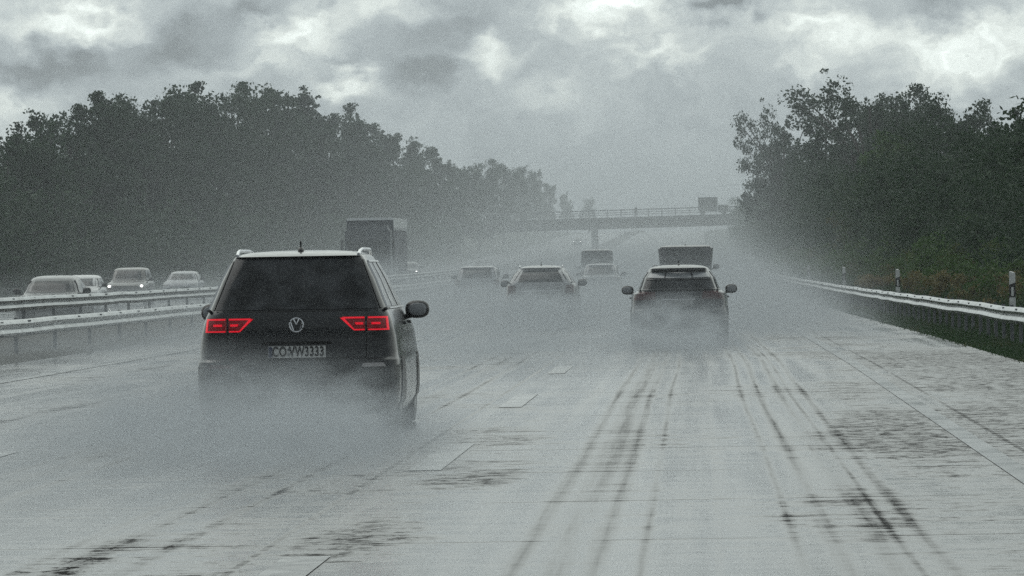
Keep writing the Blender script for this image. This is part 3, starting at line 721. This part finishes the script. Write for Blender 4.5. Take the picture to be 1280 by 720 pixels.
# ------------------------------------------------------------------ bridge
ZB = 900.0
def bz(px, which):      # deck line read from the picture: bottom and top edges
    return P(px, {'b': 291.0 - (px - 600) * .031, 't': 277.0 - (px - 600) * .031}[which], ZB).z
xa, xb = P(520, 300, ZB).x, P(1010, 300, ZB).x
br = empty('bridge', (P(743, 300, ZB).x, ZB, gz(ZB)), 0, 'grey concrete road bridge crossing high over the whole motorway', 'bridge')
ox, oy, oz = br.location
def deck_box(mb, xa, xb, zlo_a, zhi_a, zlo_b, zhi_b, y0, y1):
    pts = [(xa, y0, zlo_a), (xb, y0, zlo_b), (xb, y1, zlo_b), (xa, y1, zlo_a), (xa, y0, zhi_a), (xb, y0, zhi_b), (xb, y1, zhi_b), (xa, y1, zhi_a)]
    mb.add([(a - ox, b - oy, c - oz) for a, b, c in pts], [(3, 2, 1, 0), (4, 5, 6, 7), (0, 1, 5, 4), (1, 2, 6, 5), (2, 3, 7, 6), (3, 0, 4, 7)])
ba, bb, ta, tb = bz(520, 'b'), bz(1010, 'b'), bz(520, 't'), bz(1010, 't')
m = MB(); deck_box(m, xa, xb, ba, ta - .45, bb, tb - .45, ZB + .4, ZB + 8.6); deck_box(m, xa, xb, ta - .45, ta, tb - .45, tb, ZB, ZB + 9)
m.build('deck', CONC, br, smooth=False)
zt = lambda x: ta + (tb - ta) * (x - xa) / (xb - xa)
rl = MB()
for yy_ in (ZB + .25, ZB + 8.75):
    for h_ in (.45, .8, 1.2):
        rl.tube([(xa - ox, yy_ - oy, ta + h_ - oz), (xb - ox, yy_ - oy, tb + h_ - oz)], .05 if h_ > 1 else .03, 6)
    x = xa
    while x < xb:
        rl.box((x - ox, yy_ - oy, zt(x) + .6 - oz), (.08, .08, 1.2)); x += 2.2
rl.build('railing', STEELD, br)
pm = MB()
for yy_ in (2.2, 6.6): pm.box((0, yy_, 1.8), (1.0, 1.0, 4.6))
pm.build('pier', CONC, br, smooth=False)
for px in (560, 930):
    x = P(px, 300, ZB).x; h_ = zt(x) - oz - 1.2
    MB().box((x - ox, 4.5, h_ / 2 - .5), (2.2, 8.8, h_ + 1), 0).build('abutment', CONC, br, smooth=False)
# box lorry crossing the bridge
pa, pb = P(873, 262, ZB + 3), P(897, 262, ZB + 3); zd = zt(pa.x)
top = P(885, 246.5, ZB + 3).z
lt = empty('box_lorry', ((pa.x + pb.x) / 2, ZB + 3, zd), 0, 'small box lorry driving across the bridge, its cab to the right', 'lorry')
bw = pb.x - pa.x; bh = top - zd
MB().box((0, 1.1, bh / 2 + .3), (bw, 2.3, bh - .6)).build('cargo_box', mat('lorry_box_paint', (.05, .055, .06), .5, var=.2), lt, smooth=False)
cw = 1.75; chh = P(904, 256, ZB + 3).z - zd
MB().box((bw / 2 + cw / 2 + .05, 1.1, chh / 2 + .2), (cw, 2.1, chh - .4), 0, .94).build('cab', mat('lorry_cab_paint', (.09, .095, .10), .4, var=.2), lt)
MB().box((bw / 2 + cw * .55, .03, chh * .68), (.8, .06, .6)).build('side_window', GLASS, lt)
for x in (-bw * .28, bw / 2 + 1.0):
    for y in (.2, 2.0):
        wq = MB().lathe_x((0, 0, 0), [(-.12, .3), (-.12, .42), (.12, .42), (.12, .3)]).build('wheel', RUBBER, lt); wq.location = (x, y, .42); wq.rotation_euler = (0, 0, R(90))
# pedestrian at the railing
pp = P(795, 262, ZB + 1.2); zg = zt(pp.x)
def person(name, loc, label):
    J = [(0, 0, .93), (0, 0, 1.15), (0, .01, 1.38), (0, .02, 1.50), (0, 0, 1.58), (0, -.01, 1.70), (.11, 0, .88), (.12, -.01, .48), (.12, .02, .06), (.12, -.10, .03),
         (-.11, 0, .88), (-.12, -.02, .48), (-.12, .02, .06), (-.12, -.10, .03), (.20, 0, 1.42), (.26, -.02, 1.14), (.16, -.26, 1.16), (-.20, 0, 1.42), (-.26, -.02, 1.14), (-.16, -.26, 1.16)]
    E = [(0, 1), (1, 2), (2, 3), (3, 4), (4, 5), (0, 6), (6, 7), (7, 8), (8, 9), (0, 10), (10, 11), (11, 12), (12, 13), (2, 14), (14, 15), (15, 16), (2, 17), (17, 18), (18, 19)]
    RD = [.15, .15, .17, .07, .08, .10, .10, .07, .05, .045, .10, .07, .05, .045, .075, .05, .04, .075, .05, .04]
    me = bpy.data.meshes.new(name); me.from_pydata(J, E, []); o = bpy.data.objects.new(name, me); C.objects.link(o)
    sk = o.modifiers.new('skin', 'SKIN'); o.modifiers.new('sub', 'SUBSURF').levels = 1
    for v, rr in zip(me.skin_vertices[0].data, RD): v.radius = (rr, rr)
    me.skin_vertices[0].data[0].use_root = True
    bpy.context.view_layer.update()
    m2 = bpy.data.meshes.new_from_object(o.evaluated_get(bpy.context.evaluated_depsgraph_get()))
    bpy.data.objects.remove(o); m2.materials.clear(); m2.materials.append(mat('dark_clothes', (.04, .04, .05), .8))
    o = bpy.data.objects.new(name, m2); C.objects.link(o); o.location = loc
    return tag(o, label, 'person')
person('person', (pp.x, ZB + .75, zg), 'person in dark clothes standing at the railing of the bridge')

# ------------------------------------------------------------------ vegetation
def leaf_cloud(rng, centres, radii, per, size, flat=.75):
    """leaf quads gathered in clumps; returns 4n vertices"""
    nC = len(centres); c = np.repeat(centres, per, axis=0); rd = np.repeat(radii, per)
    d = rng.normal(size=(len(c), 3)); d /= np.linalg.norm(d, axis=1)[:, None]
    rr = rng.random(len(c)) ** .5
    p = c + d * (rd * rr)[:, None] * np.array([1, 1, flat])
    u = rng.normal(size=(len(c), 3)); u /= np.linalg.norm(u, axis=1)[:, None]
    v = np.cross(u, rng.normal(size=(len(c), 3))); v /= np.linalg.norm(v, axis=1)[:, None]
    sz = size * (0.6 + .8 * rng.random(len(c)))[:, None]
    u = u * sz * .5; v = v * sz * .32
    return np.stack([p - u, p + v, p + u, p - v], axis=1).reshape(-1, 3)

def make_tree_meshes(seed, H, Rc, base=.25, ncl=85, per=130, leaf=.34, spiky=0.0, open_=False, m=None):
    rng = np.random.default_rng(seed)
    mb = MB(); rt = H * .016 + .08
    lean = rng.normal(size=2) * .02 * H
    trunk = [(lean[0] * t, lean[1] * t, -.6 + (H * .8 + .6) * t) for t in np.linspace(0, 1, 7)]
    mb.tube(trunk, [rt * (1 - .8 * t) for t in np.linspace(0, 1, 7)], 8)
    cen = []; pruned = False
    zc = H * (base + 1) / 2; hz = H * (1 - base) / 2
    while len(cen) < ncl:
        d = rng.normal(size=3); d /= np.linalg.norm(d); r_ = rng.random() ** (.42 if not open_ else .33)
        az_ = math.atan2(d[1], d[0])
        lob = 1 + .12 * math.sin(3 * az_ + seed) + .09 * math.sin(5 * az_ + 2.1 * seed + d[2] * 4)
        q = np.array([d[0] * Rc * r_ * lob, d[1] * Rc * r_ * lob, d[2] * hz * r_])
        if spiky:
            t = (q[2] + hz) / (2 * hz); f = (1 - t) ** .7 * 1.15 + .05; q[0] *= f; q[1] *= f
        cen.append(q + np.array([0, 0, zc]))
        if len(cen) == ncl and not pruned:          # drop clumps that hang alone
            A = np.array(cen); D = np.linalg.norm(A[:, None] - A[None], axis=2)
            keep = (D < Rc * .34).sum(1) >= 4
            cen = [a for a, k_ in zip(cen, keep) if k_]; pruned = True; ncl = len(cen)
    cen = np.array(cen); rad = rng.uniform(.07, .15, ncl) * (Rc * 1.6)
    if open_: rad *= .78
    # limbs to a share of the clumps
    for i in range(0, ncl, 3 if open_ else 7):
        e = cen[i]; t0 = min(.78, max(.2, (e[2] / H) * .62)); s0 = np.array([lean[0] * t0, lean[1] * t0, H * .8 * t0])
        mid = (s0 + e) / 2 + np.array([0, 0, .06 * H * (1 - abs(e[2] / H - .6))])
        mb.tube([s0, mid, e], [rt * .42, rt * .26, rt * .08], 5)
    V = leaf_cloud(rng, cen, rad, per, leaf)
    # loose sprays breaking the outline
    k = ncl; idx = rng.integers(0, ncl, k); out_ = cen[idx] + (cen[idx] - np.array([0, 0, zc])) * .12 + rng.normal(size=(k, 3)) * .25
    V = np.vstack([V, leaf_cloud(rng, out_, rng.uniform(.15, .5, k), 24, leaf * .9)])
    return mb, V
protos = {}
def tree(kind, px, py, X=None, Zt=None, wid=1.0, label='', group=None, name='broadleaf_tree', ztop=None):
    Z_ = Zt if Zt else X * F / (px - 880)
    top = P(px, py, Z_); g0 = gz(Z_) + (.3 if top.x > 0 else .2)
    H = top.z - g0
    key = kind
    if key not in protos:
        prm = dict(round=(1, 15, 5.2, .12, 170, 150, .27, 0, False, LEAF), broad=(2, 15, 6.0, .10, 190, 150, .27, 0, False, LEAF), tall=(3, 15, 3.8, .08, 150, 140, .26, 0, False, LEAF),
                   spiky=(5, 15, 3.6, .05, 150, 140, .26, .8, False, LEAF), oak=(7, 15, 6.2, .22, 150, 120, .24, 0, True, LEAF), green=(9, 9, 4.2, .02, 130, 150, .20, 0, False, LEAFG), dense=(11, 9, 4.0, .02, 130, 150, .20, 0, False, LEAF))[kind]
        mb, V = make_tree_meshes(*prm)
        root = empty(name, (0, 0, 0)); t = mb.build('trunk', BARK, root, fix=False); c_ = fast_quads('crown', V, prm[9], root)
        protos[key] = (float(np.percentile(V[:, 2], 99.9)) / 1.03, prm[2], t, c_)
    else:
        root = empty(name, (0, 0, 0)); H0_, R0_, t, c_ = protos[key]
        for q in (t, c_): q2 = q.copy(); C.objects.link(q2); q2.parent = root
    H0_ = protos[key][0]; k = H / (H0_ * 1.03)
    root.location = (top.x, Z_, g0); root.scale = (k * wid, k * wid, k); root.rotation_euler = (0, 0, (px * 1.7) % 6.28)
    return tag(root, label, 'tree', group)
ordn = ['first', 'second', 'third', 'fourth', 'fifth', 'sixth', 'seventh', 'eighth', 'ninth', 'tenth', 'eleventh', 'twelfth', 'thirteenth', 'fourteenth', 'fifteenth', 'sixteenth', 'seventeenth', 'eighteenth', 'nineteenth', 'twentieth', 'twenty-first', 'twenty-second', 'twenty-third', 'twenty-fourth']
LT = [('round', 12, 172, -37, 1.0), ('oak', 52, 135, -38, 1.05), ('round', 90, 118, -38, 1.0), ('tall', 128, 122, -38, 1.2), ('broad', 170, 114, -39, 1.0), ('round', 212, 106, -39, 1.0), ('broad', 255, 110, -40, 1.0), ('round', 300, 107, -40, 1.0), ('tall', 340, 108, -39, 1.3), ('spiky', 378, 110, -39, 1.3),
      ('round', 408, 132, -39, .95), ('spiky', 437, 148, -38, 1.3), ('tall', 463, 152, -38, 1.2), ('round', 490, 168, -38, .9), ('spiky', 517, 172, -38, 1.2), ('tall', 540, 182, -38, 1.2), ('round', 565, 205, -38, .9),
      ('broad', 598, 202, -38, .9), ('round', 628, 200, -38, .8), ('broad', 655, 210, -38, .75), ('round', 680, 226, -38, .7), ('round', 708, 240, -38, .55), ('broad', 735, 247, -39, .5)]
for i, (kd, px, py, X, wd) in enumerate(LT):
    tree(kd, px, py, X, None, wd, f'{ordn[i]} tree from the left edge in the tree line beyond the oncoming carriageway', 'trees in the line left of the motorway')
RT = [('oak', 1085, 90, None, 455, 1.15, 'tallest tree on the right, open crown with bright sky showing through its branches'),
      ('oak', 978, 126, None, 470, .72, 'leftmost and slimmest tree of the right group, leaning over the road'),
      ('oak', 1032, 112, None, 500, .95, 'tree between the leftmost and the tallest tree on the right'),
      ('green', 1135, 165, None, 300, 1.0, 'greener bushy tree standing in front of the tallest right tree'),
      ('round', 1152, 128, None, 420, .8, 'dark tree directly right of the tallest tree, behind the greener bushy tree'),
      ('broad', 1210, 122, None, 360, .9, 'round topped dark tree between the tallest tree and the right edge'),
      ('round', 1275, 138, None, 330, .9, 'dark tree cut by the right edge of the picture'),
      ('green', 1100, 190, None, 330, 1.0, 'low green tree under the tallest tree on the right'),
      ('broad', 1108, 112, None, 480, .85, 'dark tree tucked in behind the tallest open crowned tree'),
      ('dense', 1060, 215, None, 420, 1.1, 'low dark tree left of the low green tree'),
      ('dense', 1235, 215, None, 250, 1.0, 'low dark tree in front of the round topped tree on the right'),
      ('dense', 1015, 205, None, 520, 1.1, 'low dark tree below the leftmost slim tree, nearer the guardrail end'),
      ('dense', 940, 262, None, 820, .6, 'dim misty tree beside the right end of the bridge'),
      ('dense', 965, 232, None, 640, .9, 'hazy dark tree between the bridge end and the right trees')]
for kd, px, py, X, Zt, wd, lb in RT: tree(kd, px, py, X, Zt, wd, lb, 'trees right of the motorway')

def mass(name, seed, n_, xr, yr_, hfun, leaf, m, label, per=70, crad=(.7, 1.6)):
    rng = np.random.default_rng(seed); cen = []
    while len(cen) < n_:
        t = rng.random() ** 1.25; Y = yr_[0] + (yr_[1] - yr_[0]) * t
        x = rng.uniform(*xr); h = hfun(x, Y) * (0.75 + .5 * (mnoise.noise(Vector((x * .3, Y * .07, seed))) + .3))
        z = h * rng.random() ** .7
        cen.append((x + sh(Y), Y, gz(Y) + z + (.3 if x > 0 else 0)))
    V = leaf_cloud(rng, np.array(cen), rng.uniform(*crad, n_), per, leaf)
    V = V[:]
    o = fast_quads(name, V, m); tag(o, label, 'undergrowth', None, 'stuff'); return o
mass('undergrowth', 21, 1500, (-42, -32), (235, 840), lambda x, Y: 5.2 if x > -35 else 8, .42, LEAF, 'dark leafy undergrowth filling the foot of the tree line on the left', 70, (.9, 1.9))
mass('undergrowth', 22, 1500, (8.2, 15), (120, 900), lambda x, Y: 2.6 + min(4.0, Y * .012) + (x - 8) * .25, .17, LEAF, 'dark leafy undergrowth filling the foot of the trees on the right', 170, (.6, 1.3))
mass('undergrowth', 23, 420, (6.9, 9.2), (95, 420), lambda x, Y: 1.2 + (x - 6.9) * .35, .10, LEAFG, 'low green scrub between the guardrail and the trees on the right', 130, (.25, .5))

# weeds turning yellow by the delineators
wl = ['yellowing weed clump just left of the nearest delineator post', 'larger yellow brown weed clump between the two nearest delineator posts', 'small ochre weed clump right of the second nearest delineator post',
      'ochre weed clump at the right edge beyond the nearest delineator post', 'thin dry weed clump left of the second nearest delineator post']
for i, (px, py, Y, rx) in enumerate([(1232, 342, 135, 1.1), (1200, 340, 150, 1.3), (1163, 343, 165, .9), (1276, 345, 122, .8), (1098, 345, 190, .8)]):
    rng = np.random.default_rng(60 + i); tp = P(px, py, Y); g0 = .3
    k = 26; cen = np.stack([rng.normal(0, rx * .5, k), rng.normal(0, .8, k), rng.random(k) * (tp.z - g0) * .95], 1)
    root = empty('weed_clump', (tp.x, Y, g0), 0, wl[i], 'weeds', 'yellowing weeds behind the guardrail')
    sm_ = MB()
    for c_ in cen[::2]: sm_.tube([(c_[0] * .6, c_[1] * .6, -.1), tuple(c_)], [.012, .005], 4)
    sm_.build('stems', BARK, root, fix=False)
    fast_quads('leaves', leaf_cloud(rng, cen, rng.uniform(.12, .30, k), 130, .075), LEAFW, root)

# grass on the verge
rng = np.random.default_rng(5); nb = 90000
Yb = 60 + 300 * rng.random(nb) ** 1.8; xb_ = rng.uniform(4.50, 8.6, nb) + np.where(rng.random(nb) < .1, -.10, 0)
shv = np.interp(Yb, _SY, _SX); zb_ = np.array([verge(a, 0) for a in xb_]) - .03 + np.array([gz(y) for y in Yb])
hb = rng.uniform(.05, .15, nb) * (1 + .6 * np.sin(xb_ * 5 + Yb * .9) * np.sin(Yb * .37)) * np.where(xb_ > 5.9, 2.6, 1.0); wbv = .010 + .00008 * Yb
an = rng.random(nb) * math.pi; lx = rng.normal(0, .05, nb); ly = rng.normal(0, .05, nb)
bx, by_ = np.cos(an) * wbv, np.sin(an) * wbv
p0 = np.stack([xb_ + shv - bx, Yb - by_, zb_], 1); p1 = np.stack([xb_ + shv + bx, Yb + by_, zb_], 1)
p2 = np.stack([xb_ + shv + lx + bx * .3, Yb + ly, zb_ + hb], 1); p3 = np.stack([xb_ + shv + lx - bx * .3, Yb + ly, zb_ + hb], 1)
gr = fast_quads('grass', np.stack([p0, p1, p2, p3], 1).reshape(-1, 3), GRASS); tag(gr, 'dark green wet grass on the verge under the right guardrail', 'grass', None, 'stuff')

# ------------------------------------------------------------------ air: haze and tyre spray
def volmat(name, dens, aniso=.25, col=(.60, .635, .665), fn=None):
    m = bpy.data.materials.new(name); m.use_nodes = True; k = NT(m.node_tree); k.n.clear()
    pv_ = k.new('ShaderNodeVolumePrincipled'); pv_.inputs['Color'].default_value = (*col, 1); pv_.inputs['Anisotropy'].default_value = aniso
    if fn: k.plug(pv_.inputs['Density'], fn(k))
    else: pv_.inputs['Density'].default_value = dens
    o_ = k.new('ShaderNodeOutputMaterial'); k.l.new(pv_.outputs[0], o_.inputs['Volume']); return m
hz_ = MB().box((0, 1020, 13.5), (1000, 2100, 34.0)).build('haze', volmat('haze_air', .00030, col=(.89, .935, .96)), smooth=False)
tag(hz_, 'pale grey rain haze filling the air over the motorway', 'haze', None, 'stuff')
hz_.location.z = 0
sl = MB().box((-4.2, 385, 2.0), (15.5, 600, 4.2))
def layer(k):
    co = k.new('ShaderNodeTexCoord').outputs['Object']; x, y, z = k.xyz(co)
    h = k.m('EXPONENT', k.m('MULTIPLY', k.m('SUBTRACT', z, k.m('MULTIPLY', k.m('POWER', k.m('SUBTRACT', y, 120.0), 2.0), 6.2e-6)), -1.75))
    nz = k.noise(k.vec(k.m('MULTIPLY', x, .35), k.m('MULTIPLY', y, .05), k.m('MULTIPLY', z, .5)), 1, 2, .5)
    return k.m('MULTIPLY', k.m('MULTIPLY', h, k.ramp(nz, .25, .75, .3, 1.7)), k.m('MULTIPLY', k.ramp(y, 74, 140), .075))
slo = sl.build('road_spray', volmat('spray_layer', 0, fn=layer), smooth=False)
tag(slo, 'low bank of tyre spray hanging over the wet lanes', 'spray', None, 'stuff')
def bank(k):
    co = k.new('ShaderNodeTexCoord').outputs['Object']; x, y, z = k.xyz(co)
    g_ = k.m('MULTIPLY', k.m('POWER', k.m('SUBTRACT', y, 120.0), 2.0), 6.2e-6)
    h = k.m('EXPONENT', k.m('MULTIPLY', k.m('SUBTRACT', z, g_), -.13))
    return k.m('MULTIPLY', k.m('MULTIPLY', h, k.ramp(y, 130, 300)), .0020)
bk = MB().box((-13, 640, 11), (36, 1020, 22.2)).build('mist_bank', volmat('mist', 0, col=(.80, .84, .87), fn=bank), smooth=False)
tag(bk, 'pale mist of spray standing over both carriageways', 'mist', None, 'stuff')
def plume(px, Zc, rx, ry, rz, dens, label, seed=0, zc=.35, x=None):
    p = P(px, 335, Zc)
    o_ = MB().ellipsoid((0, 0, 0), (1, 1, 1), 24, 14).build('tyre_spray', volmat('plume', 0, fn=lambda k: _plume(k, dens, seed)), smooth=False)
    o_.location = (p.x if x is None else x, Zc, max(zc, 0) + gz(Zc)); o_.scale = (rx, ry, rz)
    return tag(o_, label, 'spray', 'tyre spray behind the vehicles', 'stuff')
def _plume(k, dens, seed):
    co = k.new('ShaderNodeTexCoord').outputs['Object']; x, y, z = k.xyz(co)
    r_ = k.m('SQRT', k.m('ADD', k.m('ADD', k.m('MULTIPLY', x, x), k.m('MULTIPLY', y, y)), k.m('MULTIPLY', z, z)))
    f = k.ramp(r_, 1.0, .25)
    nz = k.noise(k.vec(k.m('MULTIPLY', x, 1.6), k.m('ADD', k.m('MULTIPLY', y, 1.2), seed * 3.1), k.m('MULTIPLY', z, 1.4)), 1.8, 5, .65)
    return k.m('MULTIPLY', k.m('MULTIPLY', f, k.ramp(nz, .34, .66, .05, 2.1)), dens)
plume(372, 46.0, 1.6, 6.0, .84, .27, 'spray rolling up behind the minivan', 1, .05)
plume(250, 49, 1.8, 9, .95, .24, 'spray drifting off the left side of the minivan', 2, .05)
plume(420, 46, 1.2, 6, .55, .30, 'spray boiling around the right rear wheel of the minivan', 16, .0)
plume(340, 39, 2.6, 8, .5, .08, 'thin spray trailing on the road behind the minivan', 3, .0)
plume(60, 44, 3.4, 15, .80, .036, 'thin spray over the left lane beside the minivan', 13, .0)
plume(848, 100, 1.7, 7, 1.05, .36, 'spray rolling up behind the hatchback', 4, .05)
plume(675, 133, 1.8, 8, 1.05, .40, 'spray rolling up behind the grey estate car', 5, .1)
plume(596, 190, 2.0, 11, 1.15, .16, 'spray hiding the lower half of the left lane car', 6, .1)
plume(750, 214, 1.9, 11, 1.2, .10, 'spray hiding the faint small car', 7, .1)
plume(750, 262, 2.0, 20, 1.7, .05, 'spray behind the faint tall van', 8, .1)
plume(857, 172, 1.8, 11, 1.4, .10, 'spray behind the dark boxy van', 9, .1)
plume(150, 165, 6.5, 80, 1.6, .013, 'spray drifting over the oncoming cars', 10, .2)
plume(100, 100, 1.8, 40, .75, .05, 'spray drifting along the central reservation', 14, .0, x=-11.2)
plume(470, 280, 3.0, 14, 2.4, .06, 'spray wrapped around the foot of the truck', 11, .2)
plume(935, 125, 1.6, 22, 1.8, .04, 'spray drifting over the hard shoulder beside the hatchback', 12, .2)
plume(690, 92, 4.0, 20, .7, .07, 'low spray across the lanes behind the estate car and the hatchback', 15, .0)
